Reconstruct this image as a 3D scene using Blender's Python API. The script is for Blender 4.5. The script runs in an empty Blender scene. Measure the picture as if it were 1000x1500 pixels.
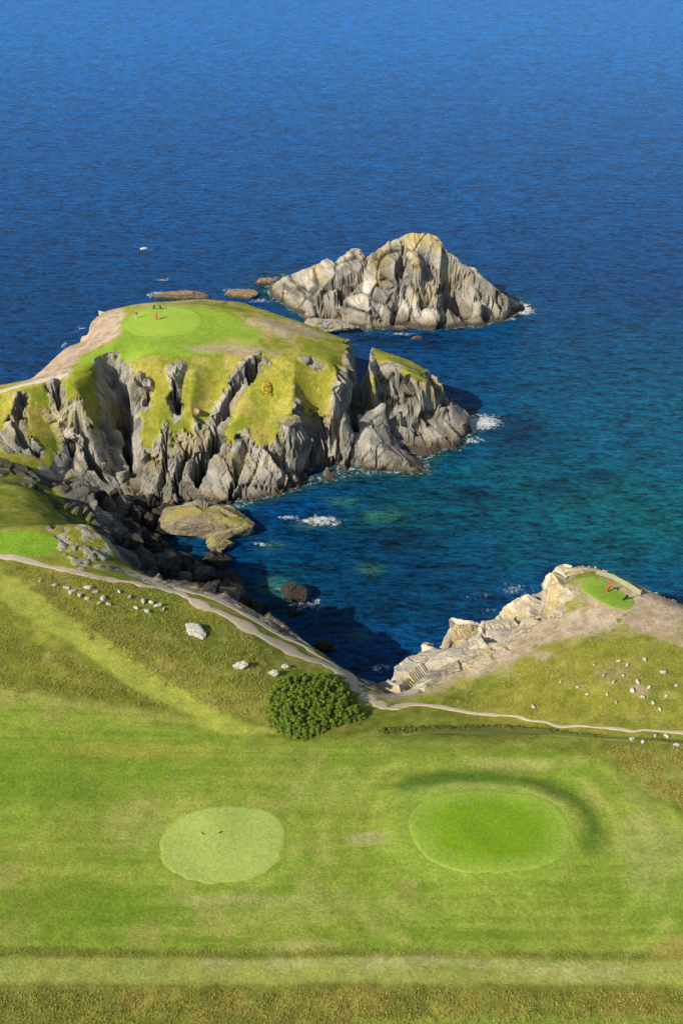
import bpy, math, random
import numpy as np
from mathutils import Vector, Matrix
random.seed(4); RNG=np.random.default_rng(4)
SC=bpy.context.scene; COL=SC.collection
F=1472.0; PIT=math.radians(35); CH=120.0
cp,sp=math.cos(PIT),math.sin(PIT)
def ray(px,py):
    a=(px-500)/F; b=(750-py)/F
    return np.array([a, cp+b*sp, -sp+b*cp])
def P(px,py,z):
    d=ray(px,py); t=(z-CH)/d[2]
    return np.array([d[0]*t,d[1]*t,z])
# ---------------- noise
def hsh(ix,iy,iz,s):
    n=(ix*73856093)^(iy*19349663)^(iz*83492791)^(s*374761393)
    n&=0xffffffff
    n=((n^(n>>13))*1274126177)&0xffffffff
    n^=n>>16
    n=(n*668265263)&0xffffffff
    n^=n>>15
    return (n&0xffffff)/float(0xffffff)
def vn(x,y,z=None,s=0):
    ix=np.floor(x).astype(np.int64); iy=np.floor(y).astype(np.int64)
    fx=x-ix; fy=y-iy; fx=fx*fx*(3-2*fx); fy=fy*fy*(3-2*fy)
    if z is None:
        o=np.zeros_like(ix)
        a=hsh(ix,iy,o,s);b=hsh(ix+1,iy,o,s);c=hsh(ix,iy+1,o,s);d=hsh(ix+1,iy+1,o,s)
        return (a*(1-fx)+b*fx)*(1-fy)+(c*(1-fx)+d*fx)*fy
    iz=np.floor(z).astype(np.int64); fz=z-iz; fz=fz*fz*(3-2*fz)
    r=0
    for k,w in ((0,1-fz),(1,fz)):
        a=hsh(ix,iy,iz+k,s);b=hsh(ix+1,iy,iz+k,s);c=hsh(ix,iy+1,iz+k,s);d=hsh(ix+1,iy+1,iz+k,s)
        r=r+w*((a*(1-fx)+b*fx)*(1-fy)+(c*(1-fx)+d*fx)*fy)
    return r
def fbm(x,y,z=None,s=0,o=4):
    r=0;a=.5;t=0;f=1
    for k in range(o):
        r=r+a*vn(x*f+k*17.3,y*f+k*9.1,None if z is None else z*f,s+k); t+=a; a*=.5; f*=2.03
    return r/t
def voro(x,y,z,s=0):
    ix=np.floor(x).astype(np.int64); iy=np.floor(y).astype(np.int64); iz=np.floor(z).astype(np.int64)
    F1=np.full(x.shape,9.);F2=np.full(x.shape,9.);cid=np.zeros(x.shape);tl=np.zeros(x.shape)
    for i in(-1,0,1):
        for j in(-1,0,1):
            for k in(-1,0,1):
                cx=ix+i;cy=iy+j;cz=iz+k
                ax=hsh(cx,cy,cz,s);ay=hsh(cx,cy,cz,s+1);az=hsh(cx,cy,cz,s+2)
                ex=x-cx-ax;ey=y-cy-ay;ez=z-cz-az
                d=ex*ex+ey*ey+ez*ez
                r=hsh(cx,cy,cz,s+3)
                m=d<F1
                F2=np.where(m,F1,np.minimum(F2,d)); cid=np.where(m,r,cid); F1=np.where(m,d,F1)
                tl=np.where(m,ex*(ay-.5)*2+ey*(az-.5)*2+ez*(ax-.5)*2,tl)
    return np.sqrt(F1),np.sqrt(F2),cid,tl
def sst(a,b,x):
    t=np.clip((x-a)/(b-a),0,1); return t*t*(3-2*t)
# ---------------- control lines -> heights by diffusion
def wl(pts,dx=0,dy=0,zm=1,za=0):
    r=[]
    for p in pts:
        w=P(p[0],p[1],p[2] if len(p)>2 else 0.0); r.append((w[0]+dx,w[1]+dy,w[2]*zm+za))
    return np.array(r)
class Grid:
    def __init__(s,x0,x1,y0,y1,h):
        s.x0,s.y0,s.h=x0,y0,h
        s.nx=int(round((x1-x0)/h))+1; s.ny=int(round((y1-y0)/h))+1
    def solve(s,lines,levels=5,base=-8.0):
        smp=[]
        for L in lines:
            for a,b in zip(L[:-1],L[1:]):
                n=max(2,int(np.linalg.norm((b-a)[:2])/(s.h*.5))+1)
                t=np.linspace(0,1,n)[:,None]; smp.append(a+(b-a)*t)
        S=np.concatenate(smp); Z=None
        for lv in range(levels-1,-1,-1):
            k=2**lv; h=s.h*k; nx=(s.nx-1)//k+2; ny=(s.ny-1)//k+2
            i=np.round((S[:,0]-s.x0)/h).astype(int); j=np.round((S[:,1]-s.y0)/h).astype(int)
            m=(i>=0)&(i<nx)&(j>=0)&(j<ny)
            idx=j[m]*nx+i[m]
            sm=np.bincount(idx,S[m,2],nx*ny); ct=np.bincount(idx,minlength=nx*ny)
            fix=(ct>0).reshape(ny,nx); val=(sm/np.maximum(ct,1)).reshape(ny,nx)
            if Z is None: Z=np.full((ny,nx),base)
            else:
                yy=np.minimum(np.arange(ny)/2,Z.shape[0]-1.001); xx=np.minimum(np.arange(nx)/2,Z.shape[1]-1.001)
                a=np.floor(yy).astype(int);fy=(yy-a)[:,None]; b=np.floor(xx).astype(int);fx=(xx-b)[None]
                Z=(Z[a][:,b]*(1-fx)+Z[a][:,b+1]*fx)*(1-fy)+(Z[a+1][:,b]*(1-fx)+Z[a+1][:,b+1]*fx)*fy
            Z[fix]=val[fix]
            for it in range({0:25,1:50,2:100}.get(lv,500)):
                Q=np.pad(Z,1,mode='edge')
                Z=(Q[:-2,1:-1]+Q[2:,1:-1]+Q[1:-1,:-2]+Q[1:-1,2:])*.25
                Z[fix]=val[fix]
        s.Z=Z[:s.ny,:s.nx]
        s.xs=s.x0+np.arange(s.nx)*s.h; s.ys=s.y0+np.arange(s.ny)*s.h
        s.X,s.Y=np.meshgrid(s.xs,s.ys)
    def blur(s,Z,n):
        for _ in range(n):
            Q=np.pad(Z,1,mode='edge'); Z=(Q[:-2,1:-1]+Q[2:,1:-1]+Q[1:-1,:-2]+Q[1:-1,2:]+4*Z)/8
        return Z
    def at(s,x,y):
        u=(np.asarray(x)-s.x0)/s.h; v=(np.asarray(y)-s.y0)/s.h
        ok=(u>=0)&(v>=0)&(u<s.nx-1.01)&(v<s.ny-1.01)
        u=np.clip(u,0,s.nx-1.01); v=np.clip(v,0,s.ny-1.01)
        i=u.astype(int);j=v.astype(int);fu=u-i;fv=v-j;Z=s.Z
        r=(Z[j,i]*(1-fu)+Z[j,i+1]*fu)*(1-fv)+(Z[j+1,i]*(1-fu)+Z[j+1,i+1]*fu)*fv
        return np.where(ok,r,-12.)
L=[]
Medge=[(-250,780,26.5),(0,775,26),(40,768,26),(95,765,25),(130,768,24.5),(160,795,22.5),(172,822,21),(210,843,20),(260,856,20),(330,868,19),(380,898,17.5),(430,925,17.5),(480,958,18),(520,985,17.5),(545,1000,17),(566,1013,16.5)]
L.append(wl(Medge))
L.append(wl(Medge[5:9],dx=2,dy=10,zm=.4)); L.append(wl(Medge[5:9],dx=6,dy=22,zm=0,za=.4)); 
L.append(wl(Medge[9:],dx=1,dy=6,zm=.45)); L.append(wl(Medge[9:],dx=2,dy=11,zm=0,za=-.3)); L.append(wl(Medge[9:],dx=2,dy=17,zm=0,za=-5))
L.append(wl([(-250,670,15),(0,670,14.5),(60,695,11),(120,715,6),(180,735,2),(208,746,0)]))
L.append(wl([(-250,712,19),(0,708,19),(40,715,18),(85,740,14),(130,760,9)]))
L.append(wl([(-250,745,20),(0,748,20),(60,752,19)]))
L.append(wl([(185,770,2),(215,800,1.2),(240,825,1)])) ; L.append(wl([(240,790,-1.5),(300,815,-2),(330,840,-3)]))
# promontory on the right
Psil=[(566,1013,15),(585,985,12.5),(605,962,12.5),(635,948,13),(655,946,12.5),(659,905,15.5),(690,905,15.5),(735,912,13),(766,897,12),(786,862,13),(800,838,16.5),(822,823,20),(870,828,21.5),(930,850,21.5),(1000,882,21.5),(1250,960,21)]
L.append(wl(Psil)); L.append(wl(Psil[:10],dx=-2.5,dy=4,zm=.4)); L.append(wl(Psil[:10],dx=-4,dy=7,zm=0,za=-.5))
L.append(wl(Psil[9:],dx=-1,dy=5,zm=.4)); L.append(wl(Psil[9:],dx=-2,dy=10,zm=0,za=-.5)); L.append(wl(Psil[8:],dx=-1,dy=17,zm=0,za=-6))
L.append(wl([(590,1012,18.5),(650,985,20),(720,957,21),(790,915,22),(832,892,23),(836,852,23.5),(865,840,23.6),(935,868,23.7),(1000,893,23.7),(1250,980,24)]))
L.append(wl([(640,955,10.5),(672,950,10.5),(700,948,14)])); L.append(wl([(820,842,22.8),(824,880,21.8),(802,895,20)])); L.append(wl([(790,900,13.5),(770,915,14),(740,925,15)]))
L.append(wl([(-250,812,26),(0,815,25.5),(60,828,25),(130,842,24),(200,855,22.8),(260,868,21.8),(320,895,20.8),(380,930,20.3),(440,960,20.3),(500,985,19.8),(540,1025,20),(600,1033,20.7),(700,1043,22),(800,1058,23.5),(900,1062,24.5),(1000,1075,25),(1300,1080,25)]))
L.append(wl([(-250,900,27),(0,900,26.5),(200,950,24.8),(400,1000,22.8),(500,1060,22.6),(600,1080,23)]))
L.append(wl([(-300,1000,26),(0,1000,26),(250,1040,25)]))
L.append(wl([(-500,1100,25.5),(0,1100,25.3),(500,1100,24),(1000,1110,25.5),(1400,1110,26)]))
L.append(wl([(-900,1400,25.5),(0,1400,25.2),(1000,1400,25.2),(1900,1400,25.5)])); L.append(wl([(-900,1250,25.3),(0,1250,25),(500,1250,24.8),(1000,1250,25.2),(1900,1250,25.5)]))
L.append(wl([(-1500,1640,25.6),(2500,1640,25.6)]))
L.append(wl([(800,950,23.3),(950,960,24.7)])); L.append(wl([(780,1000,23.5),(900,1005,25.2),(1000,1010,25.5),(1250,1030,25.5)])); L.append(wl([(870,870,23.7),(930,890,23.8)]))
# headland
Hs=[(-250,563,21),(0,563,21),(45,556,21),(75,530,20.5),(100,508,20.5),(130,497,20.5),(133,472,20.5),(155,455,21),(210,444,21.5),(290,436,21.5),(350,440,22),(400,458,22),(440,470,21),(480,485,20),(540,505,18),(600,525,15.5),(640,548,12.5),(648,562,10)]
L.append(wl(Hs)); L.append(wl(Hs[:7],dx=-4,dy=3.5,zm=.45)); L.append(wl(Hs[:7],dx=-8,dy=7,zm=0)); L.append(wl(Hs[:7],dx=-12,dy=12,zm=0,za=-6))
L.append(wl(Hs[6:],dx=0,dy=5,zm=.45)); L.append(wl(Hs[6:],dx=1,dy=10,zm=0)); L.append(wl(Hs[6:],dx=1,dy=16,zm=0,za=-6))
L.append(wl([(-250,575,22),(0,575,22),(100,550,23.5),(160,518,24.5),(183,470,25),(240,447,25),(320,447,25),(385,470,24.5),(440,490,23),(500,503,21),(525,508,19.5)]))
L.append(wl([(100,560,23.3),(138,540,24)])); L.append(wl([(185,528,24.6),(240,522,24.8),(345,518,24.6)])); L.append(wl([(370,520,24.2),(398,520,23.8),(470,520,22.5),(508,520,20.5)]))
for l in ([(20,582,21.7),(45,620,17),(60,670,11.5),(62,694,11)],[(110,566,22.5),(125,600,18),(140,650,11),(157,705,4)],
  [(80,580,20),(95,640,12),(110,690,7)],[(0,600,19),(15,640,15.5)],
  [(166,545,21.3),(182,590,13.5),(188,640,6.3),(193,690,2),(197,725,.8)],[(150,555,20.2),(162,600,12.8),(174,650,6.2)],
  [(198,532,24.4),(205,600,17.6),(206,660,10.6),(210,730,1)],[(230,530,24.5),(235,610,16.4),(240,660,10.3),(243,735,1)],
  [(285,535,24),(280,600,17.3),(275,650,11),(272,730,1.5)],
  [(398,530,22.7),(374,560,20.2),(352,600,16.4),(332,640,11.9)],[(352,525,24),(322,560,20.2),(300,600,16.2),(288,640,11.6)],
  [(430,525,23.3),(430,580,18.3),(430,635,12.6),(432,662,7.5),(432,712,0)],[(345,645,11.4),(355,690,5.5),(345,738,.5)],[(385,640,12),(388,672,6.5),(392,700,4),(400,722,.3)],
  [(490,535,21),(500,580,16.4),(500,618,11),(470,655,6.5),(462,690,.3)],[(300,690,4.5),(330,705,4.5),(380,705,3.5)],
  [(532,515,19.2),(550,555,15.7),(552,578,12.2)],[(565,525,18),(600,545,15.8),(632,560,12.9)],
  [(556,584,12),(600,586,11.2),(642,570,11.6)],[(556,610,4.5),(600,622,4.8),(650,614,4.2),(682,625,2.5)],[(580,640,3.),(630,640,3.),(665,638,2)],
  [(500,632,6),(540,648,5.8),(580,664,4.5),(612,682,1.8)],[(530,628,1.8),(570,645,1),(600,655,.3)],[(656,575,4),(660,595,1.5)]):
    L.append(wl(l))
L.append(wl([(208,746),(240,748),(290,738),(330,745),(375,733),(430,717),(445,702),(480,688),(545,693),(628,690),(614,670),(590,658),(620,656),(660,655),(693,633),(682,612),(668,590)]))
# sea bed
for l in ([(340,790),(450,760),(640,730),(760,660),(760,600),(900,520)],[(400,860),(500,820),(640,850),(700,800),(800,760),(1000,800),(1250,850)],[(520,960),(600,900),(690,860),(760,800)]):
    L.append(wl(l,za=-8))
L.append(np.array([(-115,240,-9),(115,240,-9.)])); L.append(np.array([(115,240,-9),(115,165,-9.)])); L.append(np.array([(70,225,-9),(95,150,-9.)]))
G0=Grid(-115,115,28,240,.3); G0.solve(L)
Z=G0.Z; gy,gx=np.gradient(G0.blur(Z,6),.3); SL=np.hypot(gx,gy)
Zs=G0.blur(Z,30); w=sst(.9,.5,SL)*sst(14,18,Z)
Zc=G0.blur(Z,6)
G0.Z=Zc*(1-w)+Zs*w
# island
I=[]
ridge=[(400,414,2),(420,402,6),(462,392,10.5),(500,370,15.5),(524,360,17.8),(545,368,17),(572,354,20),(600,340,23),(650,342,23.3),(664,366,19),(700,402,12.8),(742,434,6.5),(758,455,.8)]
I.append(wl(ridge)); I.append(wl(ridge,dx=1,dy=5,zm=.7)); I.append(wl(ridge,dx=1,dy=13,zm=0,za=-.5)); I.append(wl(ridge,dx=1,dy=20,zm=0,za=-7))
I.append(wl([(398,414),(396,430),(430,458),(500,475),(560,482),(620,471),(650,464),(692,470),(735,470),(758,458)]))
I.append(wl([(385,450),(430,480),(500,498),(560,503),(650,490),(720,492),(790,480)],za=-7))
I.append(wl([(602,352,21.3),(612,385,17),(612,410,13),(605,440,7)])); I.append(wl([(648,355,21.5),(645,395,16),(632,435,8.5)]))
I.append(wl([(662,432,2.5),(650,460,-.8)])); I.append(wl([(672,385,15.3),(690,412,11),(702,440,7),(702,464,2.5)]))
I.append(wl([(562,368,17.5),(556,400,14),(540,450,6.5)])); I.append(wl([(515,372,15.7),(480,410,11),(450,445,4.6)]))
G1=Grid(-45,75,245,312,.24); G1.solve(I); G1.Z=G1.blur(G1.Z,8)
def hz(x,y): return np.maximum(G0.at(x,y),G1.at(x,y))
T=np.arange(50,420,.2)
def G(px,py):
    d=ray(px,py); d=d/np.linalg.norm(d)
    x=d[0]*T;y=d[1]*T;z=CH+d[2]*T
    h=np.maximum(hz(x,y),0); k=np.argmax(z<=h)
    if z[k]>h[k]: k=len(T)-1
    a=max(k-1,0); da=z[a]-h[a]; db=h[k]-z[k]; f=da/(da+db+1e-9)
    return np.array([x[a]+(x[k]-x[a])*f,y[a]+(y[k]-y[a])*f,z[a]+(z[k]-z[a])*f])
def GW(pts): return np.array([G(*p)[:2] for p in pts])
def segd(X,Y,W,closed,mx):
    D=np.full(X.shape,1e3); b=(X>W[:,0].min()-mx)&(X<W[:,0].max()+mx)&(Y>W[:,1].min()-mx)&(Y<W[:,1].max()+mx)
    x=X[b];y=Y[b];d=np.full(x.shape,1e3);ins=np.zeros(x.shape,bool)
    n=len(W)
    for i in range(n if closed else n-1):
        a=W[i];c=W[(i+1)%n]; e=c-a; l=e@e+1e-9
        t=np.clip(((x-a[0])*e[0]+(y-a[1])*e[1])/l,0,1)
        d=np.minimum(d,np.hypot(x-a[0]-e[0]*t,y-a[1]-e[1]*t))
        if closed:
            cr=((a[1]>y)!=(c[1]>y)); xi=a[0]+(y-a[1])*e[0]/(e[1] if abs(e[1])>1e-9 else 1e-9)
            ins^=cr&(x<xi)
    if closed: d=np.where(ins,-d,d)
    D[b]=d; return D
def poly(g,pts,f=1.0,nz=0,off=0):
    D=segd(g.X,g.Y,GW(pts),True,f*2+nz*2+off+2)
    if nz: D=D+(NZ-.5)*2*nz
    return sst(f+off,-f+off,D)
def stroke(g,pts,wd,f=.5,nz=0):
    D=segd(g.X,g.Y,GW(pts),False,wd+f+nz+2)
    if nz: D=D+(NZ-.5)*2*nz
    return sst(wd+f,wd-f,D)
def blob(g,px,py,rx,ry,nz=.5):
    c=G(px,py); a=G(px+rx,py)-c; b=np.abs(G(px,py+ry)[1]-c[1]); a=max(np.hypot(a[0],a[1]*.0),.5)
    r=np.sqrt(((g.X-c[0])/a)**2+((g.Y-c[1])/max(b,.5))**2)
    return sst(1.3,.6,r+(NZ-.5)*2*nz)
def catmull(W,n=8,closed=True):
    W=np.asarray(W,float); r=[];k=len(W)
    for i in range(k if closed else k-1):
        g=lambda j:W[j%k] if closed else W[min(max(j,0),k-1)]
        p0,p1,p2,p3=g(i-1),g(i),g(i+1),g(i+2)
        for t in np.arange(n)/n:
            r.append(.5*(2*p1+(p2-p0)*t+(2*p0-5*p1+4*p2-p3)*t*t+(3*p1-p0-3*p2+p3)*t**3))
    if not closed: r.append(W[-1])
    return np.array(r)
NZ=fbm(G0.X*.35,G0.Y*.35,None,5,4)
def carve(g,lines):
    cuts=[]
    nx_=(fbm(g.X*.35,g.Y*.35,None,41,3)-.5)*2.6
    for pts,wd,dp in lines: cuts.append((GW(pts),wd,dp))
    Zr=g.Z.copy(); M=np.zeros_like(Zr)
    for W,wd,dp in cuts:
        D=segd(g.X+nx_,g.Y,W,False,wd*3+3); k=sst(wd*1.2,wd*.45,D); k=k*sst(-1,3,g.Z); Zr=np.minimum(Zr,g.Z-dp*k); M=np.maximum(M,sst(wd*1.25+1.6,wd*.8,D+(fbm(g.X*.9,g.Y*.9,None,42,3)-.5)*2.4))
    g.Z=Zr; return M
CM0=carve(G0,[([(380,524),(356,548),(336,585),(316,628),(298,668),(290,700)],1.2,10),([(523,500),(527,540),(526,575),(518,606)],2.0,13),([(508,598),(490,640),(455,672)],1.2,6),
 ([(168,545),(178,590),(186,640),(194,700)],2.3,9),([(257,540),(255,570),(262,600)],.6,4),([(244,640),(238,690),(232,735)],.6,5),([(118,620),(132,655),(148,700)],1.1,8),([(275,660),(262,700),(262,735)],.6,4),
 ([(30,585),(20,620),(48,660)],.8,4),([(360,650),(345,685),(340,725)],.6,4),([(450,640),(420,668),(410,712)],.5,3),([(575,560),(582,585)],.5,4),([(80,575),(88,615),(104,660)],.8,6),([(548,596),(590,604),(630,597),(652,585)],1.,5),([(205,555),(212,590)],.4,3),([(590,615),(600,635),(625,652)],.4,2),([(630,545),(640,575)],.5,3)])
CM1=carve(G1,[([(548,366),(535,392),(505,425),(480,455)],.9,5),([(590,352),(586,390),(583,430),(574,468)],.7,5),([(655,428),(645,464)],1.8,4.5),([(520,400),(470,432)],.5,3),([(628,380),(618,420),(600,460)],.5,3),([(690,412),(715,440),(725,462)],.4,2),([(652,360),(665,390),(690,425)],.4,2)])
# raised putting green on a platform
ring=[(580,1160),(640,1146),(720,1145),(790,1156),(836,1177),(858,1208),(855,1245),(820,1285),(700,1310),(600,1290),(560,1230)]
RW=catmull(GW(ring),6); D=segd(G0.X,G0.Y,RW,True,14); cy=RW[:,1].mean()
wid=np.where(G0.Y>cy,1.9,1.9+(cy-G0.Y)*.5)
G0.Z=G0.Z+.7*sst(wid,-wid*.7,D)-.1*np.exp(-((D-2.6)/1.5)**2)*sst(cy-3,cy+1,G0.Y)
G0.Z=G0.Z+(fbm(G0.X*.08,G0.Y*.08,None,50,3)-.5)*1.2*sst(5,12,G0.Z)
def surf(g,n=3):
    Zz=g.Z
    gy,gx=np.gradient(g.blur(Zz,n),g.h); s=np.hypot(gx,gy)
    N=np.stack([-gx,-gy,np.ones_like(gx)],-1); N/=np.linalg.norm(N,axis=-1,keepdims=True)
    return s,N
S0,N0=surf(G0); SB,_=surf(G0,20)
X,Y,Zz=G0.X,G0.Y,G0.Z
n1=fbm(X*.12,Y*.12,Zz*.12,11,4); n2=fbm(X*.9,Y*.9,Zz*.9,12,3); n3=fbm(X*.3,Y*.3,Zz*.3,13,4)
vx=np.array([-400,-80,P(0,670,14.5)[0],P(60,695,11)[0],P(120,715,6)[0],P(180,735,2)[0],P(205,745,0)[0]+3,0,400])
vy=np.array([169,169.5,169.5,168.5,171.7,172.5,160,152,150.])
HEAD=Y>np.interp(X,vx,vy)
rockH=np.maximum(sst(11.2,9.8,Zz+(n3-.5)*15+(n2-.5)*5-sst(1.5,2.4,SB)*2),sst(2.6,3.4,SB+(n3-.5)*3.2+(n2-.5)*1.6)*sst(25,21,Zz))
rockH=np.maximum(rockH,CM0*sst(.38,.52,n2*.6+n3*.4+CM0*.12))
rockM=np.maximum(sst(16.5,14,Zz+(n3-.5)*5),sst(.8,1.25,S0+(n3-.5)*.8))
rock=np.where(HEAD,rockH,rockM)
lg=poly(G0,[(-250,690),(0,688),(60,705),(140,745),(170,790),(120,780),(60,765),(-250,770)],1.5,2)*sst(9,12,Zz); rock*=1-lg*.9*(n3<.56)
prom=poly(G0,[(560,1022),(640,1000),(700,975),(780,935),(825,908),(838,880),(832,855),(848,840),(950,866),(1010,890),(1010,800),(780,800),(560,880)],1.2,1.6)
lowp=1-sst(18,22,Zz)
rock=np.maximum(rock,prom*sst(.52,.62,n2*.4+n3*.6+lowp*.3))
edge=stroke(G0,[(165,830),(210,846),(260,860),(330,876),(390,912),(440,938),(490,966),(530,995),(560,1015)],1.3,1.2,1.2)
rock=np.maximum(rock,edge*sst(.42,.54,n2))
knoll=poly(G0,[(60,768),(130,765),(165,800),(180,835),(120,838),(90,800)],1,1.5)
rock=np.maximum(rock,knoll*sst(.46,.56,n2))
for a in [(455,530,26,9),(425,617,18,9),(575,533,45,10),(250,545,7,12),(360,540,13,16),(70,610,8,8),(150,600,8,20),(20,640,22,26),(600,560,30,12)]:
    rock=np.maximum(rock,blob(G0,*a)*.9)
grassF=blob(G0,545,560,14,22,.3); rock*=1-grassF*.9
rock=np.maximum(rock,sst(3,1.5,Zz))
bare=np.maximum.reduce([prom*sst(.2,.4,n3),
  poly(G0,[(560,1022),(640,1008),(740,978),(820,940),(880,922),(940,932),(1000,950),(1000,880),(930,858),(850,850),(830,905),(700,965)],2.2,3.2)*sst(.22,.4,n2*.5+n3*.5),
  poly(G0,[(35,560),(95,505),(128,495),(130,470),(150,452),(200,443),(180,462),(176,492),(120,520),(100,552)],.8,.8),
  blob(G0,420,480,60,14)*.7, blob(G0,340,512,60,8)*.7, edge, blob(G0,75,772,60,8)*.8,blob(G0,290,437,90,5)*.8,
  blob(G0,937,1012,14,12)*.8, blob(G0,900,985,40,20)*.3, blob(G0,540,1228,28,10)*.3])
bare=bare*(1-rock)
def c3(r,g,b): return np.array([r,g,b])
def mix(A,B,m): return A*(1-m[...,None])+B*m[...,None]
C=np.zeros(X.shape+(3,))+c3(.27,.275,.038)
C=mix(C,c3(.18,.215,.027),sst(.4,.65,n1)); C=mix(C,c3(.39,.34,.09),sst(.48,.75,n3)*.7)
CH_=mix(np.zeros_like(C)+c3(.37,.34,.045),c3(.24,.27,.03),sst(.42,.6,n1)); CH_=mix(CH_,c3(.50,.40,.11),sst(.48,.68,n3)*.65); CH_=mix(CH_,c3(.12,.155,.02),sst(.53,.70,n2)*.65)
C=np.where(HEAD[...,None],CH_,C)
mow=np.zeros_like(X)
def pm(m,col,k=1.,mw=0):
    global C,mow
    C=mix(C,c3(*col),m*k); 
    if mw: mow=np.maximum(mow,m*mw)
st=fbm(X*.06+3,Y*1.5,None,31,3)
fair=poly(G0,[(-300,1000),(0,1003),(150,1030),(300,1058),(430,1088),(560,1084),(760,1092),(880,1118),(960,1170),(1030,1230),(1060,1390),(700,1396),(-300,1388)],.9,.8)
pm(fair,(.22,.305,.034),1,1)
pm(fair*sst(.4,.65,n1),(.31,.33,.055),.75); pm(fair*sst(.45,.6,st),(.285,.35,.05),.5); pm(fair*sst(.55,.42,st),(.165,.25,.025),.4)
pm(fair*sst(.56,.68,n3),(.36,.33,.085),.6)
for b,cc,k in [((90,1130,160,60),(.14,.25,.018),.6),((100,1330,150,40),(.15,.24,.02),.6),((450,1330,180,25),(.34,.35,.1),.35),((470,1150,60,30),(.33,.37,.08),.5),((330,1318,90,9),(.4,.36,.15),.5),((760,1120,90,10),(.42,.38,.13),.5),((200,1210,45,45),(.34,.34,.09),.5),((950,1250,50,60),(.36,.37,.12),.5),((190,1100,120,14),(.36,.31,.055),.5),((600,1235,40,30),(.32,.42,.06),.5),((450,1385,60,10),(.43,.36,.14),.5)]:
    pm(blob(G0,*b),cc,k)
pm(poly(G0,[(0,836),(30,850),(160,940),(330,1050),(420,1075),(330,1075),(250,1045),(120,955),(0,880)],.5,.35),(.42,.44,.07),.9,.7)
pm(poly(G0,[(-20,812),(-20,778),(60,780),(88,792),(80,812),(40,817)],.4,.1),(.23,.38,.03),1,1)
pm(stroke(G0,[(-60,1010),(60,1018),(170,1040),(260,1052)],1.0,.8,.6),(.37,.33,.09),.6)
pm(poly(G0,[(0,985),(120,1000),(250,1035),(300,1055),(150,1035),(0,1005)],.8,.6),(.15,.18,.025),.6)
pm(poly(G0,[(0,890),(50,925),(30,970),(0,980)],1,1),(.16,.19,.026),.6)
pm(poly(G0,[(-300,1402),(1300,1402),(1300,1442),(-300,1440)],.4,.3),(.33,.36,.08),.9,.8)
pm(stroke(G0,[(-100,1392),(400,1400),(1100,1400)],.35,.4,.4),(.15,.17,.028),.8)
pm(stroke(G0,[(-100,1446),(400,1448),(1100,1450)],.3,.4,.4),(.12,.14,.024),.8)
pm(stroke(G0,[(300,1412),(520,1408),(720,1414),(900,1426)],.5,.6,1.2),(.48,.42,.2),.5)
bot=poly(G0,[(-300,1446),(1300,1450),(1400,1700),(-900,1700)],.5,.5)
pm(bot,(.27,.24,.05),.95); pm(bot*sst(.4,.55,n3),(.16,.19,.03),.8)
pm(poly(G0,[(520,1494),(760,1487),(1100,1487),(1100,1520),(500,1520)],.4,.3),(.23,.31,.045),.9,.6)
pm(poly(G0,[(560,1060),(760,1062),(900,1078),(1000,1090),(1040,1120),(1040,1200),(960,1160),(880,1110),(740,1085),(560,1080)],.5,1.),(.18,.2,.037),.75)
pm(blob(G0,985,1388,40,14),(.36,.3,.07),.7); pm(blob(G0,960,1150,50,30),(.27,.27,.065),.6)
# rings of the right green
pm(sst(1,-2.5,D),(.27,.37,.05),.85,1)
pm(stroke(G0,[(583,1162),(620,1152),(720,1150),(785,1160),(820,1178)],.3,.6,.3),(.38,.39,.12),.5)
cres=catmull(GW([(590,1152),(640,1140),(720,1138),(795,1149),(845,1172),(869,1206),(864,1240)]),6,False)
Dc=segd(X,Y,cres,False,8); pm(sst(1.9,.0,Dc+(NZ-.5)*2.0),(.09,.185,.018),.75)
for k,o in enumerate((2.2,3.6,5.2,6.8,8.6,10.4)):
    m=np.exp(-((D-o+(n1-.5)*1.6)/.4)**2)*(D<900)*sst(.42,.6,n3+.05); pm(m,(.37,.42,.09) if k%2 else (.16,.25,.026),.38)
DL=segd(X,Y,catmull(GW([(232,1240),(265,1196),(345,1179),(413,1200),(412,1255),(345,1293),(260,1283)]),5),True,9)
pm(np.exp(-((DL-1.3)/.6)**2),(.31,.38,.06),.5); pm(np.exp(-((DL-3)/.6)**2),(.18,.26,.03),.3)
# headland green apron
apr=poly(G0,[(104,548),(120,522),(172,497),(182,466),(200,452),(290,449),(330,458),(383,488),(378,503),(330,517),(240,522),(165,528)],.5,.3)
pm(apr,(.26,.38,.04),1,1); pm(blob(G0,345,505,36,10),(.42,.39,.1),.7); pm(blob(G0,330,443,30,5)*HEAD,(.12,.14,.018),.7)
pm(poly(G0,[(840,850),(870,842),(935,868),(932,888),(905,898),(860,880)],.5,.4),(.27,.34,.05),.9,1)
C=C*1.1*(1+((n2-.5)*.9)*(1-mow*.7))[...,None]
bt=mix(np.zeros_like(C)+c3(.62,.48,.35),c3(.48,.35,.22),sst(.4,.65,n2)); C=mix(C,bt,np.clip(bare,0,1)*sst(.3,.5,n2+bare*.35))
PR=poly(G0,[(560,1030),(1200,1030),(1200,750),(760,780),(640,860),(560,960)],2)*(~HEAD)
def strat(x,y,z):
    wx=(fbm(x*.15,y*.15,z*.15,60,2)-.5)*5
    q=x*.85+y*.35+z*.42+wx; w=z-.45*x+y*.2
    return q,w
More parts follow.
